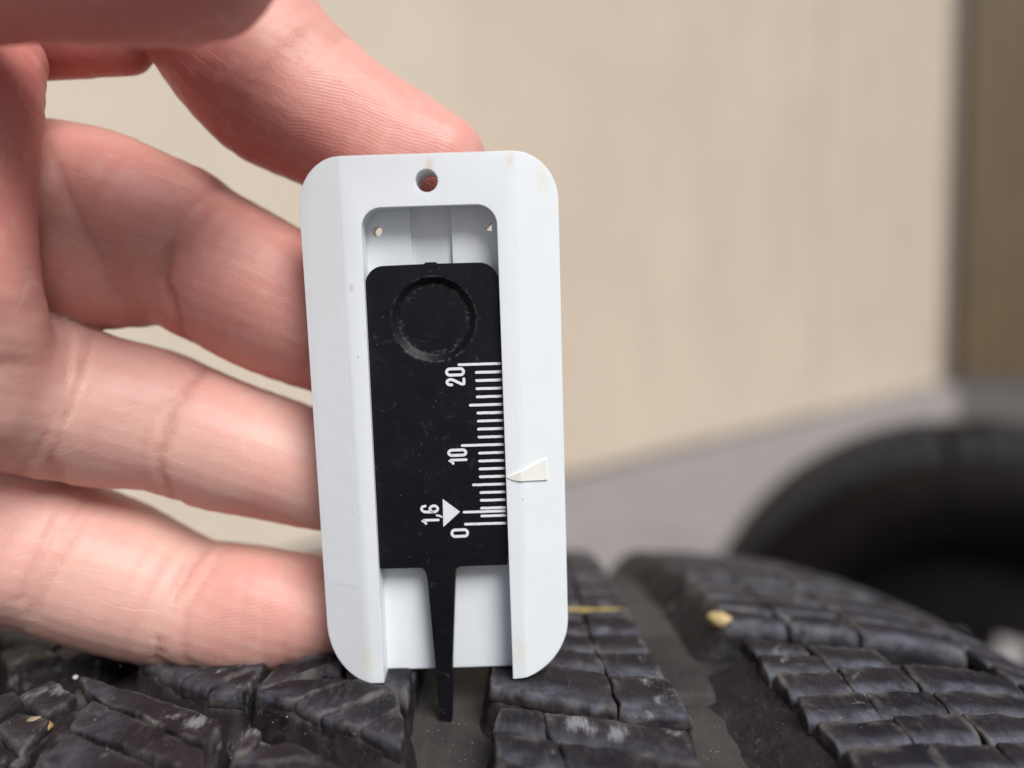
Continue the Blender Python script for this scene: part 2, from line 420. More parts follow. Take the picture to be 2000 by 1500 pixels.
def body(poly, htop=-1.4, draft=1.2, seed=0, wide=None):
    """lug body under the slabs: closed outline of (X, v), walls down to the groove floor"""
    P = np.array(poly, float); n = 96
    d = np.r_[0, np.cumsum(np.linalg.norm(np.roll(P, -1, 0) - P, axis=1))]
    Q = np.r_[P, P[:1]]; u = np.linspace(0, d[-1], n, endpoint=False)
    R_ = np.stack([np.interp(u, d, Q[:, 0]), np.interp(u, d, Q[:, 1])], -1)
    for _ in range(3): R_ = (np.roll(R_, 1, 0) + 2 * R_ + np.roll(R_, -1, 0)) / 4
    tg = np.roll(R_, -2, 0) - np.roll(R_, 2, 0); nr = np.stack([tg[:, 1], -tg[:, 0]], -1)
    nr /= np.maximum(np.linalg.norm(nr, axis=1, keepdims=True), 1e-6)
    V, E, F = [], [], []
    c = R_.mean(0)
    w = np.ones(n) * draft
    if wide is not None: w = w + np.clip(nr @ np.array(wide[:2]), 0, 1) ** 2 * wide[2]
    rings = [(None, htop, 0.6), (-.35, htop, .3), (-.05, htop - .12, 0.), (.0, htop - .45, -.3), (.35, -3.2, -1.), (.7, -4.9, -1.4), (1.0, -6.0, -2.), (1.35, -GD - .25, -3.)]
    for i, (o, h, e) in enumerate(rings):
        if o is None: pt = c + (R_ - c) * .5
        else: pt = R_ + nr * (w * o if o > 0 else o)[..., None] if o > 0 else R_ + nr * o
        hh = h + (wob(R_[:, 0], R_[:, 1] + h, .8, seed) * .12 if i > 2 else 0)
        V.append(tread_pt(pt[:, 0] + (wob(R_[:, 0], R_[:, 1] * 1.2 + h * .7, .9, seed + 1) * .16 if i > 1 else 0), pt[:, 1], hh)); E.append(np.full(n, e))
        if i:
            a = np.arange(n) + (i - 1) * n; b = a + n
            F.append(np.stack([a, b, np.roll(b, -1), np.roll(a, -1)], -1))
    V.append(tread_pt(c[0], c[1], htop).reshape(1, 3)); E.append([.6])
    k = len(rings) * n
    V = np.concatenate(V); E = np.concatenate(E); F = np.concatenate(F)
    cap = [(k, i, (i + 1) % n) for i in range(n)]
    return V, [tuple(int(x) for x in f) for f in F] + cap, E

def lathe(profile, n0, seg):
    """revolve (x, r) about the tyre axis; base at centre bottom"""
    pr = np.array(profile, float); th = np.linspace(0, 2 * np.pi, seg, endpoint=False)
    V = np.stack([pr[:, 0][None, :] + 0 * th[:, None], pr[:, 1][None, :] * np.sin(th)[:, None], n0 + pr[:, 1][None, :] * np.cos(th)[:, None]], -1).reshape(-1, 3)
    m = len(pr); i = np.arange(seg)[:, None]; j = np.arange(m - 1)[None, :]
    a = i * m + j; b = ((i + 1) % seg) * m + j
    return V, np.stack([a, a + 1, b + 1, b], -1).reshape(-1, 4)

xs = np.linspace(-112, 116, 64)
prof_tread = [(x - TXC, TR - float(drop(x)) - GD) for x in xs]
def side(sx, x_edge, r_edge):
    pts = []
    for f in np.linspace(0, 1, 18)[1:]:
        r = r_edge + (205 - r_edge) * f
        x = abs(x_edge) + 6 * math.sin(math.pi * min(1, f * 1.15)) - 16 * f ** 3
        pts.append((sx * x, r))
    return pts
sr = side(1, prof_tread[-1][0], prof_tread[-1][1]); sl = side(-1, prof_tread[0][0], prof_tread[0][1])
inner = [(sr[-1][0] - 6, 203), (sr[-1][0] - 12, 215), (80, 262), (60, 292), (0, 298), (-60, 292), (-80, 262), (sl[-1][0] + 12, 215), (sl[-1][0] + 6, 203)]
profile = prof_tread + sr + inner + sl[::-1] + prof_tread[:1]

tyre = empty('car_tyre', (TXC, TYC, TZC - TR))
tag(tyre, 'worn winter tyre under the gauge, its dusty siped tread blocks filling the foreground', 'tyre', 'car tyres')
V, F = lathe(profile, TR, 420)
mesh('carcass', V, F, GRV, tyre)

# near lugs, each a body with its own siped slabs; numbers are mm across the tread and along it
LUGS = {
 'A': [[(-60.6,-11.4),(-55.4,-17.4),(-34.3,-30.2),(-34.8,-25.1)], [(-54.3,-18.6),(-53.7,-25.0),(-32.9,-34.9),(-34.6,-30.9)], [(-53.0,-26.1),(-52.7,-31.9),(-35.0,-40.3),(-33.8,-35.9)], [(-52.4,-33),(-52,-40),(-36,-48),(-35,-41.4)]],
 'B': [[(-65.8,-16.5),(-58.2,-21.6),(-57.2,-17.4),(-63.6,-12.2)], [(-70.9,-16.3),(-65.2,-22.0),(-63.3,-18.6),(-67.1,-15.0)], [(-64.0,-23.4),(-57.3,-28.4),(-57.2,-22.9),(-63.2,-20.0)], [(-71.5,-23.5),(-65.4,-28.6),(-64.7,-23.6),(-71.0,-18.0)], [(-66.7,-30.0),(-60.3,-36.9),(-56.5,-33.3),(-57.9,-29.6)]],
 'C': [[(-81.9,3.9),(-74.6,-4.5),(-67.9,-2.9),(-78.4,6.0)], [(-78.0,7.2),(-71.8,1.3),(-70.9,5.8),(-78.0,12.1)], [(-71.0,0.0),(-66.5,-3.9),(-62.4,-0.9),(-69.4,5.0)], [(-70,6.5),(-62.2,.2),(-61,5),(-69,12.5)]],
 'D': [[(-53.6,-8.6),(-49.9,-10.5),(-47.5,-6.0),(-53.1,-2.5)], [(-49.5,-11.1),(-44.8,-14.5),(-41.2,-8.8),(-46.8,-5.8)], [(-44.4,-15.0),(-40.1,-17.6),(-36.0,-12.0),(-40.6,-9.0)], [(-39.7,-18.0),(-34.9,-19.0),(-34.6,-12.6),(-35.6,-12.3)]],
 'E': [[(-33.2,-19.1),(-27.7,-20.9),(-21.2,-15.4),(-31.0,-15.9)], [(-27.4,-21.3),(-23.5,-24.1),(-15.2,-17.8),(-21.0,-15.6)], [(-23.2,-24.5),(-18.4,-26.6),(-13.8,-22.5),(-15.0,-18.3)], [(-18.0,-26.9),(-12.6,-30.4),(-13.0,-24.6),(-13.6,-23.0)], [(-33.5,-17.2),(-30.6,-15.6),(-22.5,-8.2),(-32.9,-11.0)]],
 'I': [[(-31.6,-31.2),(-31.8,-25.7),(-29.5,-27.0),(-29.6,-30.4)], [(-31.1,-33.2),(-29.3,-30.9),(-26.4,-29.2),(-20.9,-32.1)], [(-29.5,-36.9),(-25.8,-34.2),(-20.6,-32.8),(-15.5,-35.0)], [(-29.5,-44),(-27.5,-38),(-16,-36),(-14.5,-42)]],
 'J': [[(-2.0,-26.8),(4.0,-28.7),(3.6,-24.0),(-1.2,-22.6)], [(4.4,-28.9),(20.6,-33.6),(19.8,-27.8),(4.0,-23.8)], [(-1.9,-32.2),(6.3,-34.9),(4.9,-29.7),(-1.9,-27.6)], [(6.7,-35.1),(20.5,-38.7),(20.6,-34.3),(5.3,-29.9)], [(-2.1,-38.2),(6.0,-41.1),(6.2,-35.8),(-1.6,-33.0)], [(6.4,-41.4),(20.4,-45),(20.5,-39.4),(6.6,-36)]],
 'K': [[(-3.0,-17.3),(13.0,-22.8),(12.6,-14.2),(-2.8,-10.5)], [(13.5,-23.1),(22.0,-24.2),(20.8,-15.7),(13.2,-15.0)], [(-2.7,-9.8),(12.6,-13.4),(11.9,-8.7),(-2.4,-4.6)], [(13.3,-14.3),(20.6,-15.0),(20.1,-8.8),(12.5,-8.4)], [(-2.3,-4.0),(11.9,-8.1),(11.7,-2.4),(-2.2,1.2)], [(12.4,-7.9),(20.0,-8.2),(19.6,-1.7),(12.2,-2.0)], [(-2.2,1.8),(11.7,-1.8),(11.5,3.8),(-2.0,7.0)], [(12.2,-1.4),(19.5,-1.1),(19.1,5.4),(12.1,4.5)]],
 'H': [[(35.8,-8.6),(43.0,-8.2),(42.4,-5.1),(34.8,-3.0)], [(35.5,-14.1),(43.6,-13.2),(43.2,-8.7),(35.0,-9.1)], [(36.2,-19.6),(44.6,-18.7),(43.8,-13.9),(35.6,-14.7)], [(36.4,-25.0),(45.7,-24.3),(44.8,-19.3),(36.5,-20.2)], [(37.6,-30.4),(46.7,-29.1),(45.9,-24.9),(36.8,-25.7)], [(38.1,-36.1),(48.4,-34.2),(46.9,-29.7),(37.9,-31.0)],
       [(44.6,-11.7),(53.9,-10.4),(53.3,-5.6),(43.4,-5.3)], [(45.0,-18.2),(54.0,-16.8),(53.9,-11.0),(44.9,-12.4)], [(45.9,-24.0),(55.1,-21.9),(54.7,-17.4),(45.8,-18.9)], [(47.0,-29.1),(55.7,-27.7),(55.5,-22.5),(46.6,-24.6)], [(48.2,-35.0),(56.4,-33.5),(55.9,-28.4),(47.6,-29.7)],
       [(55.4,-16.3),(70.4,-13.2),(71.5,-8.1),(55.0,-9.8)], [(56.1,-21.4),(70.4,-18.9),(70.6,-13.8),(55.6,-16.9)], [(56.8,-27.5),(69.6,-25.0),(70.2,-19.5),(56.4,-22.0)], [(57.0,-33.3),(69.0,-31.0),(69.4,-25.6),(56.9,-28.1)]],
}
DRAFT = {'H': (-1., 0., 5.0), 'K': (0., -1., .8), 'J': None, 'E': (0., -1., .9), 'D': (0, -1., .9)}
EXTRA_HTOP = {'C': -.3}
n_s = 0
for key, slabs in LUGS.items():
    pts = np.concatenate([np.array(q) for q in slabs])
    hp = hull2(pts)
    v_, f_, e_ = body(hp, htop=-1.5, draft=1.1, seed=len(slabs), wide=DRAFT.get(key))
    bo = mesh('tread_block', v_, f_, RUB, tyre, attrs={'edge': ('FLOAT', e_)})
    for q in slabs:
        n_s += 1
        fine = key in 'HJK'
        v_, f_, e_ = slab(q, htop=EXTRA_HTOP.get(key, 0) + random.uniform(-.12, .1) + (.05 if not fine else 0), hbot=-2.0, draft=.12, seed=n_s, growL=.38 if key == 'H' else None,
                          bev=random.uniform(.26, .38) if fine else random.uniform(.3, .5), fbev=random.uniform(1.7, 2.3) if key == 'H' else random.uniform(.5, .9),
                          res=.42, rnd=.10 if fine else .13, jit=.2 if fine else .14, tilt=random.uniform(.1, .32) if fine else random.uniform(-.03, .1), grow=.2 if fine else .08)
        mesh('tread_slab', v_, f_, RUB, bo, attrs={'edge': ('FLOAT', e_), 'front_light': ('FLOAT', np.concatenate(FRONT_LIGHT) * (1. if key in 'HK' else .5))})

# tread further round the tyre: skewed rows of slabs in seven lanes
def lane_rows(x0, x1, v0, v1, skew, pitch, gap, every, lat, out, seed):
    v = v0; k = 0
    while v < v1:
        k += 1
        a, b = v, v + pitch - gap
        out.append([(x0, a + skew * 0), (x1, a + skew * (x1 - x0)), (x1 - .3, b + skew * (x1 - x0)), (x0 - .2, b)])
        v = b + (lat if k % every == 0 else gap)
NEAR, REST = [], []
LANES = [(-109, -90, -.3, -60), (-88, -72, -.62, 13.0), (-70.5, -57, -.62, 13.0), (-54.5, -44.5, -.62, -2), (-43.6, -34.5, -.62, -8.5), (-33, -23.5, -.55, -7.5), (-22.6, -13.5, -.55, -13.5),
         (-2.2, 11.6, -.24, 8.6), (12.2, 19.3, -.05, 6.4), (34.6, 43.4, -.16, 4.2), (44.0, 54.2, -.1, 2.9), (55.0, 71.5, .0, 2.0), (73.0, 88, .12, -42), (89, 104, .15, -40)]
for li, (x0, x1, sk, v0) in enumerate(LANES):
    lane_rows(x0, x1, v0, 118, sk, 6.3, .55, 4, 3.6, NEAR, li)
    lane_rows(x0, x1, 122, 900, sk, 12.6, .9, 2, 4.2, REST, li)
    lane_rows(x0, x1, -905, -58 if x0 < 72 else -60, sk, 12.6, .9, 2, 4.2, REST, li)
for i, q in enumerate(NEAR):
    v_, f_, e_ = slab(q, htop=random.uniform(-.12, .05), draft=.35, seed=i, bev=.35, fbev=.8, res=.95, rnd=.08, jit=.1, tilt=random.uniform(0, .15), grow=.13, ld=5.5 if 34 < q[0][0] < 35 else 0)
    mesh('tread_block', v_, f_, RUB, tyre, attrs={'edge': ('FLOAT', e_), 'front_light': ('FLOAT', np.concatenate(FRONT_LIGHT))})
RV, RF, RE, nb = [], [], [], 0
for i, q in enumerate(REST):
    v_, f_, e_ = slab(q, draft=.35, seed=i, bev=.5, fbev=.9, res=2.2)
    RV.append(v_); RF.append(f_ + nb); RE.append(e_); nb += len(v_)
RV = np.concatenate(RV); RF = np.concatenate(RF); RE = np.concatenate(RE)
tag(mesh('tread_pattern', RV, RF, RUB, tyre, attrs={'edge': ('FLOAT', RE)}), kind='stuff')
# worn wear-indicator step in the second groove
v_, f_, e_ = slab([(20.4, -10.6), (29, -10.6), (29, 2), (19.5, 2)], htop=-GD + 1.5, seed=3, bev=.4, fbev=.7, res=.8)
mesh('wear_bar', v_, f_, GRV, tyre, attrs={'edge': ('FLOAT', e_)})
# thin yellow factory stripe over the rib beside the gauge
v_, f_, e_ = slab([(5., 9.0), (19.3, 8.4), (19.2, 9.7), (5., 10.3)], htop=.2, hbot=-.3, draft=0, seed=5, bev=.15, fbev=.15, res=.7)
YEL = mat_flat('yellow_paint', (.34, .27, .10), .7, .4, 300.)
mesh('paint_stripe', v_, f_, YEL, tyre)

# the second tyre, on its black steel wheel
bt = empty('car_tyre', (499, 781, 0), Matrix.Rotation(math.radians(-115), 3, 'Z'))
bt.scale = (.935, .935, .935)
tag(bt, 'dark tyre on a black steel wheel standing behind on the concrete', 'tyre', 'car tyres')
V, F = lathe(profile, TR, 200); mesh('carcass', V, F, RUB_DARK, bt)
RV2, RF2, nb = [], [], 0
for q in REST + NEAR:
    v_, f_, e_ = slab(q, draft=.35, res=3.0); RV2.append(v_); RF2.append(f_ + nb); nb += len(v_)
FARTREAD = mat_flat('far_tread_rubber', (.017, .016, .018), .8, .3, 25., .0006, 250.)  # one even grey, lighter than the sidewall rubber
tag(mesh('tread_pattern', np.concatenate(RV2), np.concatenate(RF2), FARTREAD, bt), kind='stuff')
rimp = [(92, 206), (97, 222), (93, 223), (88, 204), (80, 197), (60, 192), (62, 165), (70, 150), (84, 120), (88, 102), (90, 80), (89, 60), (87, 45), (86, 24), (80, 24), (81, 45), (83, 60), (84, 80), (82, 102), (76, 118), (62, 148), (50, 180), (-60, 190), (-88, 200), (-95, 222), (-97, 222), (-92, 204)]
V, F = lathe(rimp, TR, 120)
cen = V[F].mean(1); rr_ = np.hypot(cen[:, 1], cen[:, 2] - TR); th_ = np.degrees(np.arctan2(cen[:, 1], cen[:, 2] - TR)) % 36
F = F[~((rr_ > 60) & (rr_ < 102) & (cen[:, 0] > 70) & (np.abs(th_ - 12) < 9.5))]      # hand holes in the disc
mesh('wheel_rim', V, F, STEEL, bt)

# ------------------------------------------------------------------ the gauge
RT = math.radians(7.5); RR = math.radians(1.8)
EY = np.array([-math.sin(RR) * math.cos(RT), math.cos(RR) * math.cos(RT), -math.sin(RT)])
EX = np.array([math.cos(RR), math.sin(RR), 0.]); EX -= EY * EX.dot(EY); EX /= np.linalg.norm(EX)
EZ = -np.cross(EX, EY)
if EZ[2] > 0: EZ = -EZ
GO = np.array([(870 - 1000) / FPX, -(870 - 750) / FPX, 1.0]) * 94.5
def rotw(c): return c2w(c) - c2w(np.zeros(3))
GB = -31.8                                       # y of the foot of the housing
g_mat = np.stack([rotw(EX), rotw(EY), rotw(EZ)], 1)
gauge = empty('tread_depth_gauge', c2w(GO + EY * GB), g_mat.tolist())
tag(gauge, 'white plastic tread depth gauge with black sliding scale, its tip in a tyre groove', 'gauge')
CX = -.9

def tmp(name, bm):
    me = bpy.data.meshes.new(name); bm.to_mesh(me); bm.free()
    o = bpy.data.objects.new(name, me); COL.objects.link(o); return o
def prism(poly, z0, z1):
    bm = bmesh.new()
    a = [bm.verts.new((x, y, z0)) for x, y in poly]; b = [bm.verts.new((x, y, z1)) for x, y in poly]
    bm.faces.new(a[::-1]); bm.faces.new(b)
    for i in range(len(poly)):
        j = (i + 1) % len(poly); bm.faces.new((a[i], a[j], b[j], b[i]))
    bmesh.ops.recalc_face_normals(bm, faces=bm.faces)
    return tmp('tmp', bm)
def arc(cx, cy, rx, ry, a0, a1, n=10):
    return [(cx + rx * math.cos(math.radians(a0 + (a1 - a0) * i / n)), cy + ry * math.sin(math.radians(a0 + (a1 - a0) * i / n))) for i in range(n + 1)]
def cone_prism(cx, cy, r0, r1, z0, z1, n=64, wobble=0.):
    bm = bmesh.new(); a, b = [], []
    for i in range(n):
        t_ = 2 * math.pi * i / n; w = 1 + wobble * random.uniform(-1, 1) * (1.0 if math.sin(t_) > .2 else .35)
        a.append(bm.verts.new((cx + r0 * math.cos(t_), cy + r0 * math.sin(t_), z0))); b.append(bm.verts.new((cx + r1 * w * math.cos(t_), cy + r1 * w * math.sin(t_), z1)))
    bm.faces.new(a[::-1]); bm.faces.new(b)
    for i in range(n): bm.faces.new((a[i], a[(i + 1) % n], b[(i + 1) % n], b[i]))
    bmesh.ops.recalc_face_normals(bm, faces=bm.faces)
    return tmp('tmp', bm)
def boolean(o, other, op):
    m = o.modifiers.new('b', 'BOOLEAN'); m.operation = op; m.object = other; m.solver = 'EXACT'
    dg = bpy.context.evaluated_depsgraph_get(); me = bpy.data.meshes.new_from_object(o.evaluated_get(dg))
    o.modifiers.clear(); o.data = me
    bpy.data.objects.remove(other); return o
def finish(o, name, mat, bev, seg=2, ang=28):
    """round the edges, shift to the gauge foot, scale mm -> m, parent to the gauge"""
    if bev:
        m = o.modifiers.new('v', 'BEVEL'); m.width = bev; m.segments = seg; m.limit_method = 'ANGLE'; m.angle_limit = math.radians(ang); m.use_clamp_overlap = True
        dg = bpy.context.evaluated_depsgraph_get(); me = bpy.data.meshes.new_from_object(o.evaluated_get(dg)); o.modifiers.clear(); o.data = me
    me = o.data
    for v in me.vertices: v.co = ((v.co.x) * MM, (v.co.y - GB) * MM, v.co.z * MM)
    me.materials.clear(); me.materials.append(mat)
    me.polygons.foreach_set('use_smooth', [True] * len(me.polygons)); me.update()
    w = o.modifiers.new('wn', 'WEIGHTED_NORMAL'); w.keep_sharp = False; w.weight = 80
    o.name = name; me.name = name; o.parent = gauge
    return o

TOPY, BOTY, HW, ZB, BEVZ = 35.95, -31.8, 16.05, -6.2, 1.6
outline = (arc(CX - HW + 6.2, BOTY + 7.6, 6.2, 7.6, 180, 270, 14) + arc(CX + HW - 7.2, BOTY + 7.4, 7.2, 7.4, 270, 360, 14)
           + arc(CX + HW - 5.4, TOPY - 5.8, 5.4, 5.8, 0, 90, 14) + arc(CX - HW + 5.4, TOPY - 5.8, 5.4, 5.8, 90, 180, 14))
housing = prism(outline, ZB, 1.0)
# chamfered cross-section swept up the gauge
sec = [(CX - 17, ZB - 1), (CX + 17, ZB - 1), (CX + 17, -BEVZ - .32), (CX + 10.35, 0), (CX - 10.35, 0), (CX - 17, -BEVZ - .32)]
bm = bmesh.new(); a = [bm.verts.new((x, -40, z)) for x, z in sec]; b = [bm.verts.new((x, 42, z)) for x, z in sec]
bm.faces.new(a); bm.faces.new(b[::-1])
for i in range(6): bm.faces.new((a[i], b[i], b[(i + 1) % 6], a[(i + 1) % 6]))
bmesh.ops.recalc_face_normals(bm, faces=bm.faces)
boolean(housing, tmp('tmp', bm), 'INTERSECT')
PZ = -3.5
win = [(CX - 8.62, BOTY - 3), (CX + 8.5, BOTY - 3), (CX + 8.36, 27)] + arc(CX + 8.36 - 2.5, 29.75 - 2.5, 2.5, 2.5, 0, 90) + arc(CX - 8.2 + 2.5, 29.75 - 2.5, 2.5, 2.5, 90, 180) + [(CX - 8.22, 26.9)]
boolean(housing, prism(win, PZ, 3), 'DIFFERENCE')
boolean(housing, prism([(-3.52, 4), (1.62, 4), (1.62, 30.05), (-3.52, 30.05)], PZ - .75, PZ + 2.2), 'DIFFERENCE')
boolean(housing, cone_prism(-.89, 32.75, 1.3, 1.38, -9, 2, 32), 'DIFFERENCE')
boolean(housing, cone_prism(-8.15 + .35, 27.2, .62, .66, -9, 0, 16), 'DIFFERENCE')
boolean(housing, prism([(5.85, 26.95), (6.75, 26.75), (6.7, 27.85)], -9, 0), 'DIFFERENCE')
finish(housing, 'housing', WHITE, .22, 3)

# slider with thumb recess and probe
SZ = -.95
top = arc(CX + 8.28 - 2.35, 22.8 - 2.35, 2.35, 2.35, 0, 90) + [(-.2, 22.83), (-.35, 23.02), (-1.6, 23.02), (-1.75, 22.83)] + arc(CX - 8.28 + 2.35, 22.75 - 2.35, 2.35, 2.35, 90, 180)
foot = [(CX - 8.5, -16.25), (CX - 8.2, -16.4)] + [(-4.15, -16.45)] + arc(-4.2, -17.35, .85, .9, 90, 5, 6)[1:] + [(-3.2, -18.2), (-2.72, -30), (-2.5, -37.9), (-2.2, -38.25), (-1.05, -38.25), (-.78, -37.9), (-.42, -30), (.42, -18.2)] + arc(1.35, -17.3, .9, .9, 175, 90, 6) + [(CX + 8.1, -16.4), (CX + 8.32, -16.25)]
slider = prism(top + foot, -2.75, SZ)
boolean(slider, cone_prism(CX, 15.95, 4.4, 5.35, SZ - .85, SZ + .001 + .0, 72, .008), 'DIFFERENCE')
boolean(slider, prism([(CX - 9, -42), (CX + 9, -42), (CX + 9, -20), (CX - 9, -20)], -5, -2.4), 'DIFFERENCE') if False else None
finish(slider, 'slider', BLACK, .12, 2)

def ribbon(pts, w, z0, z1, closed=False, cap=5):
    """flat stroke of printed paint with rounded ends"""
    P = np.array(pts, float); n = len(P)
    if closed: T = np.roll(P, -1, 0) - np.roll(P, 1, 0)
    else: T = np.gradient(P, axis=0)
    T /= np.linalg.norm(T, axis=1, keepdims=True); Nn = np.stack([-T[:, 1], T[:, 0]], -1)
    Lf, Rt = P + Nn * w / 2, P - Nn * w / 2
    if closed:
        vs = [(*p, z1) for p in Lf] + [(*p, z1) for p in Rt]
        f = [(i, n + i, n + (i + 1) % n, (i + 1) % n) for i in range(n)]
        return vs, f
    def semi(c, t_, s):
        a0 = math.atan2(t_[1], t_[0]); out = []
        for k in range(1, cap):
            a = a0 + math.pi / 2 - math.pi * k / cap
            out.append(c + w / 2 * np.array([math.cos(a), math.sin(a)]))
        return out
    endc = semi(P[-1], T[-1], 1); begc = semi(P[0], -T[0], -1)
    # strip + caps
    vs = [(*p, z1) for p in Lf] + [(*p, z1) for p in Rt]
    f = [(i, n + i, n + i + 1, i + 1) for i in range(n - 1)]
    b0 = len(vs); vs += [(*p, z1) for p in endc]; f.append(tuple([n - 1, 2 * n - 1] + [b0 + k for k in range(len(endc) - 1, -1, -1)]))
    b1 = len(vs); vs += [(*p, z1) for p in begc]; f.append(tuple([n, 0] + [b1 + k for k in range(len(begc) - 1, -1, -1)]))
    return vs, f
def printed(name, vs, f):
    bm = bmesh.new(); bv = [bm.verts.new((x, y - GB, z)) for x, y, z in vs]
    for q in f: bm.faces.new([bv[i] for i in q])
    bmesh.ops.recalc_face_normals(bm, faces=bm.faces)
    for fc in bm.faces:
        if fc.normal.z < 0: fc.normal_flip()
    r = bmesh.ops.extrude_face_region(bm, geom=bm.faces[:])
    for v in r['geom']:
        if isinstance(v, bmesh.types.BMVert): v.co.z += .045
    bmesh.ops.recalc_face_normals(bm, faces=bm.faces)
    bmesh.ops.scale(bm, vec=(MM, MM, MM), verts=bm.verts)
    me = bpy.data.meshes.new(name); bm.to_mesh(me); bm.free(); me.materials.append(PRINT)
    o = bpy.data.objects.new(name, me); COL.objects.link(o); o.parent = gauge; return o
ZP = SZ - .005
def tick(y, x0, w=.34):
    pts = [(x0 + w / 2 + (7.18 - x0) * i / 12 * .985, y + random.uniform(-.012, .012)) for i in range(13)]
    printed('tick_mark', *ribbon(pts, w * random.uniform(.95, 1.05), ZP, ZP))
for k in range(21):
    tick(-10.72 + 1.0425 * k, 1.88 if k % 10 == 0 else 3.12 if k % 5 == 0 else 4.05)
tick(-9.1, 1.78, .31)
def glyph(ch):
    if ch == '0':
        return [(.2 + .2 * math.cos(a), (.8 if math.sin(a) > 0 else .2) + .2 * math.sin(a)) for a in np.linspace(0, 2 * math.pi, 28, endpoint=False)], True
    if ch == '1': return [(.0, .76), (.09, .82), (.2, .99), (.205, .9), (.205, .5), (.205, .0)], False
    if ch == '2':
        return [(.0, .72)] + [(.2 + .2 * math.cos(a), .79 + .2 * math.sin(a)) for a in np.linspace(math.pi * .95, -.25, 12)] + [(.33, .58), (.12, .27), (.02, .08), (.03, .005), (.2, 0), (.42, 0)], False
    if ch == '6':
        return [(.40, .76), (.37, .93), (.25, 1.0), (.12, .97), (.02, .83), (.0, .6), (.0, .25)] + [(.2 + .2 * math.cos(a), .24 + .24 * math.sin(a)) for a in np.linspace(math.pi * 1.08, math.pi * 2.9, 18)], False
    if ch == ',': return [(.06, .10), (.04, -.02), (-.02, -.14)], False
def text(ch, xb, xt, y0, y1, w=.36):
    """digits read upwards: glyph-right is +y, glyph-up is -x"""
    pts, closed = glyph(ch)
    P = np.array(pts); H = (xb - xt) - w
    ww = P[:, 0].max() - P[:, 0].min(); sc = ((y1 - y0) - w) / max(ww, .01) if ch != ',' else 1.9
    out = [(xb - w / 2 - p[1] * H, y0 + w / 2 + (p[0] - P[:, 0].min()) * sc) for p in P]
    printed('digit' if ch != ',' else 'comma', *ribbon(out, w, ZP, ZP, closed))
text('2', 2.79, .26, 7.42, 8.50); text('0', 2.79, .28, 8.66, 9.82)
text('1', 2.67, .11, -2.75, -1.98, .33); text('0', 2.67, .11, -1.72, -.66)
text('1', -1.27, -3.72, -10.62, -9.86, .32); printed('comma', *ribbon([(-1.6, -9.40), (-1.3, -9.45), (-1.0, -9.62)], .26, ZP, ZP)); text('6', -1.27, -3.72, -9.1, -7.95, .34)
text('0', 2.48, .08, -12.5, -11.26)
tri = [(-.74, -7.25), (1.42, -9.02), (-.82, -10.98)]
printed('arrow_mark', [(x, y, ZP) for x, y in tri], [(0, 1, 2)])

# stickers and the cream pointer on the bevelled sides
def bz(x): return -max(0., abs(x - CX) - 10.35) * (BEVZ + .32) / 6.65
def sheet(name, poly, th, mat, n=6, lift=.0, bev=.0):
    bm = bmesh.new()
    def lay(dz): return [bm.verts.new((x, y - GB, bz(x) + dz)) for x, y in poly]
    a, b = lay(-.12), lay(th)
    bm.faces.new(a[::-1]); bm.faces.new(b)
    for i in range(len(poly)): bm.faces.new((a[i], a[(i + 1) % len(poly)], b[(i + 1) % len(poly)], b[i]))
    bmesh.ops.recalc_face_normals(bm, faces=bm.faces)
    if bev: bmesh.ops.bevel(bm, geom=[e for e in bm.edges if e.verts[0] in b and e.verts[1] in b], offset=bev, segments=2, affect='EDGES')
    bmesh.ops.scale(bm, vec=(MM, MM, MM), verts=bm.verts)
    me = bpy.data.meshes.new(name); bm.to_mesh(me); bm.free(); me.materials.append(mat)
    o = bpy.data.objects.new(name, me); COL.objects.link(o); o.parent = gauge; return o
sheet('sticker', [(9.62, -18.2), (14.45, -16.9), (14.55, 29.2), (9.85, 29.35)], .018, STICK)
sheet('sticker', [(-16.35, -18.1), (-12.0, -18.6), (-11.9, 29.8), (-16.2, 29.5)], .018, STICK)
def pz(x): return bz(x)
bm = bmesh.new()
pp = [(7.5, -4.42), (8.4, -4.0), (9.45, -3.62), (10.2, -3.30), (12.75, -2.25), (12.9, -5.15), (10.3, -5.0), (9.45, -4.98), (8.4, -4.82)]
lo = [bm.verts.new((x, y - GB, bz(x) - .05)) for x, y in pp]; hi = [bm.verts.new((x, y - GB, bz(x) + .08 + .16 * min(1, (x - 7.4) / 2))) for x, y in pp]
bm.faces.new(lo[::-1])
for tr in ((0, 1, 8), (1, 2, 7), (1, 7, 8), (2, 3, 6), (2, 6, 7), (3, 4, 5), (3, 5, 6)): bm.faces.new([hi[i] for i in tr])
for i in range(9): bm.faces.new((lo[i], lo[(i + 1) % 9], hi[(i + 1) % 9], hi[i]))
bmesh.ops.recalc_face_normals(bm, faces=bm.faces); bmesh.ops.scale(bm, vec=(MM, MM, MM), verts=bm.verts)
me = bpy.data.meshes.new('pointer'); bm.to_mesh(me); bm.free(); me.materials.append(CREAM)
o = bpy.data.objects.new('pointer', me); COL.objects.link(o); o.parent = gauge
o.modifiers.new('b', 'BEVEL').width = .00009

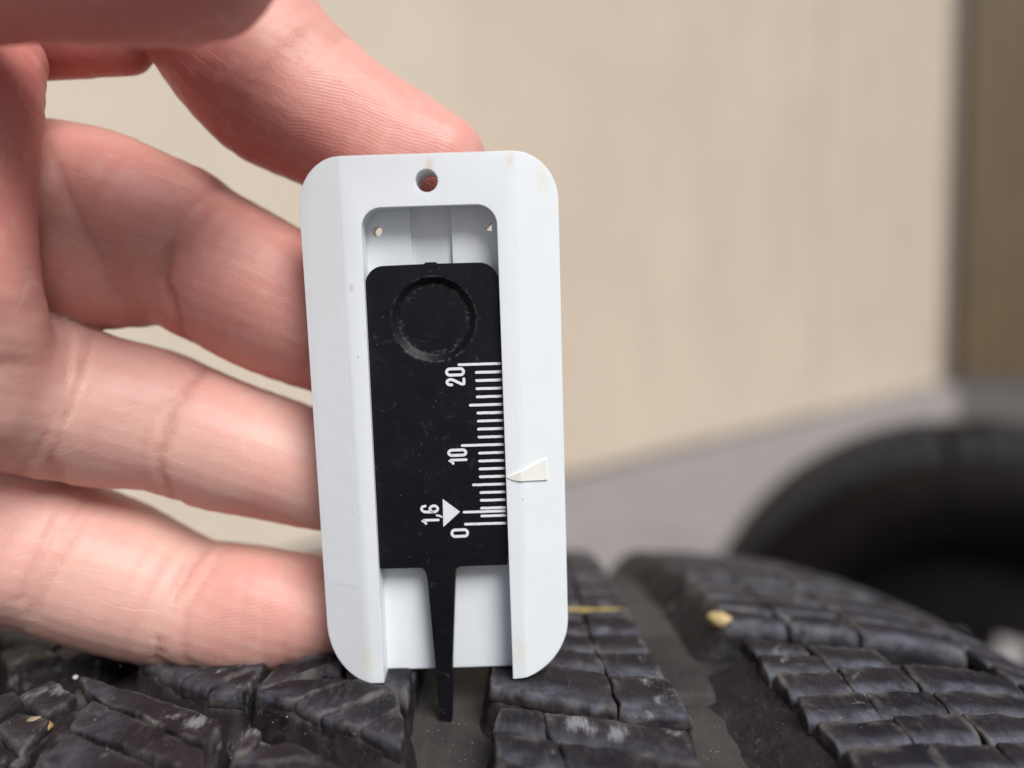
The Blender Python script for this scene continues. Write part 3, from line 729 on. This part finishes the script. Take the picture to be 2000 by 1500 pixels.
# ------------------------------------------------------------------ the hand (one continuous skin)
CH = {   # (x px, y px, half-width px, depth mm) down each finger, tip last
 'index':  [(-350, -60, 230, 84), (-150, -230, 190, 88), (150, -235, 172, 93), (330, -125, 166, 98), (430, 20, 164, 102), (530, 150, 163, 104), (640, 226, 142, 105), (750, 285, 126, 104.5), (850, 318, 100, 104)],
 'middle': [(-700, 330, 260, 76), (-330, 330, 180, 95), (-100, 350, 175, 102), (20, 395, 170, 106), (110, 412, 172, 106.5), (220, 438, 168, 106.5), (330, 474, 158, 107), (365, 493, 150, 107.5), (450, 540, 150, 108), (577, 607, 141, 109.5), (680, 655, 124, 110.5), (760, 695, 100, 111)],
 'lobe':   [(40, 412, 172, 102.5), (90, 446, 168, 102.5), (170, 492, 150, 104), (260, 520, 120, 107)],
 'ring':   [(-700, 640, 250, 76), (-300, 690, 190, 86), (-80, 735, 168, 93), (20, 752, 160, 98), (100, 776, 156, 102), (190, 800, 146, 105), (290, 816, 139, 107), (335, 830, 133, 107.5), (450, 872, 127, 108.5), (600, 912, 116, 110), (700, 935, 106, 111), (780, 955, 88, 111.5)],
 'pinky':  [(-700, 880, 250, 78), (-350, 960, 190, 92), (-150, 1012, 170, 100), (0, 1054, 162, 106), (80, 1074, 154, 108), (150, 1095, 147, 109), (250, 1132, 139, 110), (350, 1172, 126, 111), (380, 1180, 123, 111), (480, 1186, 122, 111.5), (600, 1188, 104, 112), (675, 1185, 84, 112)],
 'thumb':  [(-600, 60, 260, 74), (-300, -50, 200, 74), (-50, -75, 152, 73), (150, -76, 152, 72), (260, -78, 156, 72), (370, -106, 172, 72), (420, -200, 170, 73)],
 'web':    [(-350, 60, 90, 95), (-150, 72, 76, 98), (0, 80, 70, 100), (150, 84, 67, 101), (236, 82, 64, 102)],
 'mass':   [(5, 120, 76, 92), (-42, 215, 110, 88), (-62, 330, 117, 86), (-68, 440, 118, 85), (-52, 560, 119, 86), (-36, 660, 116, 89), (-46, 762, 112, 91)],
}
def px3(c):
    x, y, hw, d = c; return np.array([(x - 1000) / FPX * d, -(y - 750) / FPX * d, d, hw / FPX * d])
def dens(pts, step=2.2):
    P = np.array([px3(c) for c in pts]); out = []
    n = len(P); Q = np.concatenate([2 * P[:1] - P[1:2], P, 2 * P[-1:] - P[-2:-1]])
    for i in range(n - 1):
        p0, p1, p2, p3 = Q[i], Q[i + 1], Q[i + 2], Q[i + 3]
        k = max(2, int(np.linalg.norm(p2[:3] - p1[:3]) / step))
        for u in np.arange(k) / k:
            out.append(.5 * ((2 * p1) + (-p0 + p2) * u + (2 * p0 - 5 * p1 + 4 * p2 - p3) * u ** 2 + (-p0 + 3 * p1 - 3 * p2 + p3) * u ** 3))
    out.append(P[-1]); return np.array(out)
CHM = {   # the heel of the hand, thumb root, wrist and forearm: (right, up, depth, radius) mm
 'palm':   [(-92, 27, 90, 14.5), (-96, 5, 88, 19), (-97, -17, 90, 15.5)],
 'heel':   [(-95, 5, 88, 19), (-118, -2, 83, 21), (-138, -8, 79, 20.5)],
 'thenar': [(-70, 43, 73, 9.8), (-90, 36, 70, 13.5), (-110, 17, 69, 17.5), (-132, -3, 75, 19)],
 'wrist':  [(-128, -5, 79, 20), (-150, -13, 76, 20.5), (-168, -21, 73, 22), (-178, -26, 71, 23)],
}
def mm2px(c): return (1000 + FPX * c[0] / c[2], 750 - FPX * c[1] / c[2], c[3] * FPX / c[2], c[2])
CH.update({k: [mm2px(c) for c in v] for k, v in CHM.items()})
CHD = {k: dens(v) for k, v in CH.items()}
lo = np.array([-204., -58., 44.]); hi = np.array([0., 74., 126.]); H = .5
dims = np.ceil((hi - lo) / H).astype(int) + 1
ax = [lo[i] + H * np.arange(dims[i]) for i in range(3)]
def chain_field(C, margin=7.0):
    """distance field of one tapered chain, inf outside its neighbourhood"""
    f = np.full(tuple(dims), 1e3, np.float32)
    for a, b in zip(C[:-1], C[1:]):
        rm = max(a[3], b[3]) + margin
        l = np.floor((np.minimum(a[:3], b[:3]) - rm - lo) / H).astype(int); h_ = np.ceil((np.maximum(a[:3], b[:3]) + rm - lo) / H).astype(int) + 1
        l = np.clip(l, 0, dims); h_ = np.clip(h_, 0, dims)
        if (h_ <= l).any(): continue
        X = ax[0][l[0]:h_[0], None, None].astype(np.float32); Y = ax[1][None, l[1]:h_[1], None].astype(np.float32); Z = ax[2][None, None, l[2]:h_[2]].astype(np.float32)
        ba = b[:3] - a[:3]; L2 = float(ba @ ba) + 1e-9
        dx, dy, dz = X - a[0], Y - a[1], Z - a[2]
        u = np.clip((dx * ba[0] + dy * ba[1] + dz * ba[2]) / L2, 0, 1)
        d = np.sqrt((dx - u * ba[0]) ** 2 + (dy - u * ba[1]) ** 2 + (dz - u * ba[2]) ** 2) - (a[3] + (b[3] - a[3]) * u)
        s = f[l[0]:h_[0], l[1]:h_[1], l[2]:h_[2]]; np.minimum(s, d, out=s)
    return f
def smin(a, b, k):
    h = np.clip(.5 + .5 * (b - a) / k, 0, 1); return b + (a - b) * h - k * h * (1 - h)
field = chain_field(CHD['palm'])
for nm, k in (('heel', 6.), ('wrist', 7.), ('thenar', 7.), ('mass', 2.0), ('thumb', 2.0), ('web', 1.6)): field = smin(field, chain_field(CHD[nm]), k)
mid = smin(chain_field(CHD['middle']), chain_field(CHD['lobe']), .9)
xs_ = np.clip((-62. - ax[0]) / 14., 0, 1)[:, None, None].astype(np.float32)     # roots melt into the palm, outside fingers stay apart
field = smin(field, chain_field(CHD['ring']), 2.2 + 4 * xs_)
field = smin(field, mid, .35 + 5 * xs_)
field = smin(field, chain_field(CHD['pinky']), .8 + 5 * xs_)
field = smin(field, chain_field(CHD['index']), .8 + 5 * xs_)

def surface_nets(f):
    g = f < 0
    n = np.array(f.shape)
    c = np.zeros(tuple(n - 1), np.int8)
    for i in (0, 1):
        for j in (0, 1):
            for k in (0, 1): c += g[i:n[0] - 1 + i, j:n[1] - 1 + j, k:n[2] - 1 + k]
    act = np.argwhere((c > 0) & (c < 8))
    ids = np.full(tuple(n - 1), -1, np.int64); ids[tuple(act.T)] = np.arange(len(act))
    vals = {}
    for i in (0, 1):
        for j in (0, 1):
            for k in (0, 1): vals[i, j, k] = f[act[:, 0] + i, act[:, 1] + j, act[:, 2] + k].astype(float)
    acc = np.zeros((len(act), 3)); cnt = np.zeros(len(act))
    for p in vals:
        for axn in range(3):
            if p[axn]: continue
            q = list(p); q[axn] = 1; a, b = vals[p], vals[tuple(q)]
            m = (a < 0) != (b < 0); u = np.where(m, a / np.where(m, a - b, 1), 0)
            pt = np.tile(np.array(p, float), (len(act), 1)); pt[:, axn] += u
            acc += pt * m[:, None]; cnt += m
    V = act + acc / cnt[:, None]
    Q = []
    for axn in range(3):
        s0 = [slice(None)] * 3; s1 = [slice(None)] * 3; s0[axn] = slice(0, -1); s1[axn] = slice(1, None)
        a, b = g[tuple(s0)], g[tuple(s1)]; e = np.argwhere(a != b)
        o1, o2 = [(1, 2), (2, 0), (0, 1)][axn]
        e = e[(e[:, o1] > 0) & (e[:, o2] > 0) & (e[:, o1] < n[o1] - 1) & (e[:, o2] < n[o2] - 1)]
        ins = a[tuple(e.T)]
        def cid(d1, d2):
            t = e.copy(); t[:, o1] -= d1; t[:, o2] -= d2; return ids[tuple(t.T)]
        q = np.stack([cid(1, 1), cid(0, 1), cid(0, 0), cid(1, 0)], -1)
        q[~ins] = q[~ins][:, ::-1]; Q.append(q)
    return V, np.concatenate(Q)
hv, hf = surface_nets(field)
hv = lo + hv * H
# light relaxation
nbr = np.concatenate([hf[:, [0, 1]], hf[:, [1, 2]], hf[:, [2, 3]], hf[:, [3, 0]]])
def relax(v, lam):
    s = np.zeros_like(v); c = np.zeros(len(v)); np.add.at(s, nbr[:, 0], v[nbr[:, 1]]); np.add.at(s, nbr[:, 1], v[nbr[:, 0]])
    np.add.at(c, nbr[:, 0], 1); np.add.at(c, nbr[:, 1], 1); return v + lam * (s / c[:, None] - v)
for lam in (.5, -.52, .5, -.52, .5, -.52): hv = relax(hv, lam)
# finger coordinates for wrinkles, pads, creases
fid = np.full(len(hv), -1); best = np.full(len(hv), 1e3); Tt = np.zeros(len(hv)); Ss = np.zeros(len(hv)); RAD = np.ones(len(hv)); TL = np.zeros(len(hv))
for i, nm in enumerate(CHD):
    C = CHD[nm]; L = np.r_[0, np.cumsum(np.linalg.norm(np.diff(C[:, :3], axis=0), axis=1))]
    for j in range(len(C) - 1):
        a, b = C[j], C[j + 1]; ba = b[:3] - a[:3]; l2 = ba @ ba
        d = hv - a[:3]; u = np.clip(d @ ba / l2, 0, 1); r = a[3] + (b[3] - a[3]) * u
        off = d - u[:, None] * ba; dist = np.abs(np.linalg.norm(off, axis=1) - r) + (.4 if nm in ('palm', 'wrist', 'thenar', 'heel') else 0)
        m = dist < best
        pr = np.array([-ba[1], ba[0], 0]); pr /= np.linalg.norm(pr) + 1e-9
        best[m] = dist[m]; fid[m] = i; Tt[m] = (L[j] + u * math.sqrt(l2))[m] - L[-1]; Ss[m] = (off @ pr)[m]; RAD[m] = r[m]
names = list(CHD)
def is_(*n): return np.isin(fid, [names.index(k) for k in n])
def at_t(nm, px, py):
    """distance from the tip (negative) along a finger at a picture spot near it"""
    C = CHD[nm]; L = np.r_[0, np.cumsum(np.linalg.norm(np.diff(C[:, :3], axis=0), axis=1))]
    q = np.stack([C[:, 0] / C[:, 2] * FPX + 1000, 750 - C[:, 1] / C[:, 2] * FPX], -1)
    k = np.argmin(np.linalg.norm(q - np.array([px, py]), axis=1)); return L[k] - L[-1]
def sstep(x, a, b): u = np.clip((x - a) / (b - a), 0, 1); return u * u * (3 - 2 * u)
crease = np.zeros(len(hv)); pad = np.zeros(len(hv)); flush_shade = np.zeros(len(hv))
vn = np.zeros_like(hv)
fnm = np.cross(hv[hf[:, 2]] - hv[hf[:, 0]], hv[hf[:, 3]] - hv[hf[:, 1]])
for k in range(4): np.add.at(vn, hf[:, k], fnm)
vn /= np.linalg.norm(vn, axis=1, keepdims=True) + 1e-9
front = sstep(-vn[:, 2], -.1, .5)
disp = np.zeros(len(hv))
CR = [('middle', 385, 503, 1.0, .85, .015), ('middle', 358, 488, .3, .6, .02), ('middle', 410, 518, .2, .6, .01), ('ring', 372, 844, .55, .7, .015), ('ring', 350, 836, .2, .5, .02),
      ('ring', 85, 768, .5, 1.1, .02), ('ring', 55, 760, .35, .9, .0), ('ring', 110, 775, .2, .6, .02), ('pinky', 368, 1177, .6, .7, .03), ('pinky', 405, 1182, .25, .6, .03),
      ('pinky', 155, 1097, .3, .8, -.02), ('pinky', 122, 1088, .22, .7, -.02), ('pinky', 98, 1080, .15, .6, -.02), ('index', 560, 175, .3, 1.4, .02), ('mass', -40, 640, .3, 1.4, .01)]
LIN = {'middle': -.32, 'ring': -.18, 'pinky': .1}
for nm, px, py, dep, w, cv in CR:
    m = is_(nm, 'lobe') if nm == 'middle' else is_(nm)
    t0 = at_t(nm, px, py)
    jitter = .22 * np.sin(Ss * .9 + px) + .12 * np.sin(Ss * 2.1 + py) + LIN.get(nm, 0) * Ss
    g_ = np.exp(-((Tt - t0 - cv * Ss ** 2 - jitter) / w) ** 2) * m * front
    crease = np.maximum(crease, g_ * min(1, dep * 1.6)); disp -= g_ * dep
for nm, px, py in (('index', 585, 190), ('middle', 420, 520), ('ring', 420, 860), ('pinky', 400, 1183)):
    m = is_(nm); t0 = at_t(nm, px, py)
    pad = np.maximum(pad, m * sstep(Tt, t0, t0 + 3) * front * (.35 if nm in ('middle', 'ring') else 1.))
    flush_shade = np.maximum(flush_shade, m * sstep(Tt, t0 - 2, t0 + 6) * (.30 if nm == 'pinky' else .35 if nm == 'index' else .05))
# soft pad swellings and fine unevenness
disp += .22 * np.sin(hv[:, 0] * .33 + 1.3) * np.sin(hv[:, 1] * .41) * np.sin(hv[:, 2] * .37 + .5)
disp += .05 * np.sin(hv[:, 0] * 1.7 + hv[:, 1] * .9) * np.sin(hv[:, 1] * 1.9 - hv[:, 0] * .6)
for nm, px, py, am, wt in (('pinky', 520, 1186, .45, 6.), ('middle', 200, 440, .4, 7.), ('ring', 200, 797, .4, 7.), ('pinky', 240, 1128, .3, 5.)):
    disp += am * np.exp(-((Tt - at_t(nm, px, py)) / wt) ** 2) * is_(nm) * front
flush_shade = np.maximum(flush_shade, is_('web', 'index') * sstep(Tt, -40, -60) * .6); flush_shade = np.maximum(flush_shade, is_('web') * .9); flush_shade = np.maximum(flush_shade, is_('thumb', 'mass', 'index') * .78 * sstep(hv[:, 1], -5, 25)); flush_shade = np.maximum(flush_shade, is_('middle', 'lobe') * .5)  # web, thumb side and upper fingers painted darker red for their shade
for _ in range(3):
    disp = relax(disp[:, None], .4)[:, 0]
hv = hv + vn * disp[:, None]
for _ in range(7):
    Tt = relax(Tt[:, None], .5)[:, 0]; Ss = relax(Ss[:, None], .5)[:, 0]
m_ = is_('index') * sstep(-vn[:, 0] * .8 - vn[:, 1] * .6, -.1, .7)  # left underside of the index, its shade painted deep red
flush_shade = np.maximum(flush_shade, m_ * .9); flush_shade = np.where(is_('index'), np.minimum(flush_shade, .35 + .6 * m_), flush_shade)
flush_shade = relax(relax(relax(flush_shade[:, None], .5), .5), .5)[:, 0]
hw_ = c2w(hv)
hand_base = hw_[is_('wrist', 'palm', 'heel')].mean(0) if is_('wrist').any() else hw_.mean(0)
hand = mesh('hand', hw_, hf, SKIN, origin=hand_base, attrs={
    'skin_uv': ('FLOAT_VECTOR', np.stack([Tt, Ss, fid * 7.3], -1)), 'pad': ('FLOAT', pad), 'flush_shade': ('FLOAT', flush_shade), 'crease': ('FLOAT', np.clip(crease, 0, 1))})
tag(hand, 'bare left hand, palm side showing, fingers pinching the white gauge from the left', 'hand')

# ------------------------------------------------------------------ grit caught in the tread
def pebble(name, X, v, h, size, col, label, seed, squash=(1, 1, .8)):
    r = np.random.default_rng(seed)
    bm = bmesh.new(); bmesh.ops.create_icosphere(bm, subdivisions=3, radius=1)
    dirs = r.normal(size=(9, 3)); dirs /= np.linalg.norm(dirs, axis=1, keepdims=True)
    for vv in bm.verts:
        p = np.array(vv.co); k = min(1.0, min(.82 / max(1e-3, float(d @ p)) for d in dirs if d @ p > 0) if any(d @ p > 0 for d in dirs) else 1)
        p = p * k * (1 + .05 * math.sin(7 * p[0] + 3 * p[1] + seed)); vv.co = p * np.array(squash) * size
    me_v = np.array([v_.co[:] for v_ in bm.verts]); me_f = [tuple(x.index for x in f.verts) for f in bm.faces]; bm.free()
    base = tread_pt(X, v, h) + np.array([TXC, TYC, TZC - TR])
    m = mat_flat(name + '_stone', col, .75, .25, 900., .00015, 2500.)
    o = mesh(name, me_v + base, me_f, m, origin=base)
    return tag(o, label, 'pebble')
pebble('pebble', -59.6, -22.2, -.5, .85, (.28, .235, .16), 'yellowish rounded pebble stuck between two left tread blocks', 3, (1.15, .8, .8))
pebble('pebble', -57.6, -23.0, -.9, .75, (.30, .21, .08), 'small amber pebble beside the yellowish one in the tread', 5)
pebble('pebble', -60.4, -12.0, 0., .4, (.45, .43, .40), 'tiny whitish grit grain on the corner of the left tread block', 8)
pebble('pebble', -8.2, -33.0, -GD, .42, (.50, .22, .08), 'tiny orange crumb lying in the groove in front of the probe tip', 9)
pebble('pebble', 33.6, 6.0, -.5, 1.7, (.44, .34, .16), 'large yellow grit lump on the block edge right of the gauge', 11, (1.3, .9, .8))

# loose fine grit lying on the blocks and in the grooves
GV, GF, nb = [], [], 0
r = np.random.default_rng(21)
for i in range(420):
    lane = r.random()
    if lane < .25: X, v, h = (r.uniform(-12, -3.5), r.uniform(-40, 5), -GD + .05) if r.random() < .5 else (r.uniform(21, 30), r.uniform(-40, 30), -GD + .3)
    elif lane < .75: X, v, h = r.uniform(-72, -12), r.uniform(-40, 4), .02
    else: X, v, h = r.uniform(-2, 70), r.uniform(-40, 10), -.02
    sz = .03 + .12 * r.random() ** 4
    o = np.array([[1, 0, 0], [-1, 0, 0], [0, 1, 0], [0, -1, 0], [0, 0, 1], [0, 0, -1]], float) * r.uniform(.6, 1.2, (6, 1)) * sz
    GV.append(tread_pt(X, v, h) + o); GF += [(a + nb, b + nb, c + nb) for a, b, c in ((0, 2, 4), (2, 1, 4), (1, 3, 4), (3, 0, 4), (2, 0, 5), (1, 2, 5), (3, 1, 5), (0, 3, 5))]; nb += 6
gb = np.array([TXC, TYC, TZC - TR])
tag(mesh('grit', np.concatenate(GV) + gb, GF, mat_flat('pale_grit', (.19, .175, .155), .8, .4, 1500.), smooth=False, origin=gb), 'fine pale grit scattered over the tyre tread', 'grit', kind='stuff')
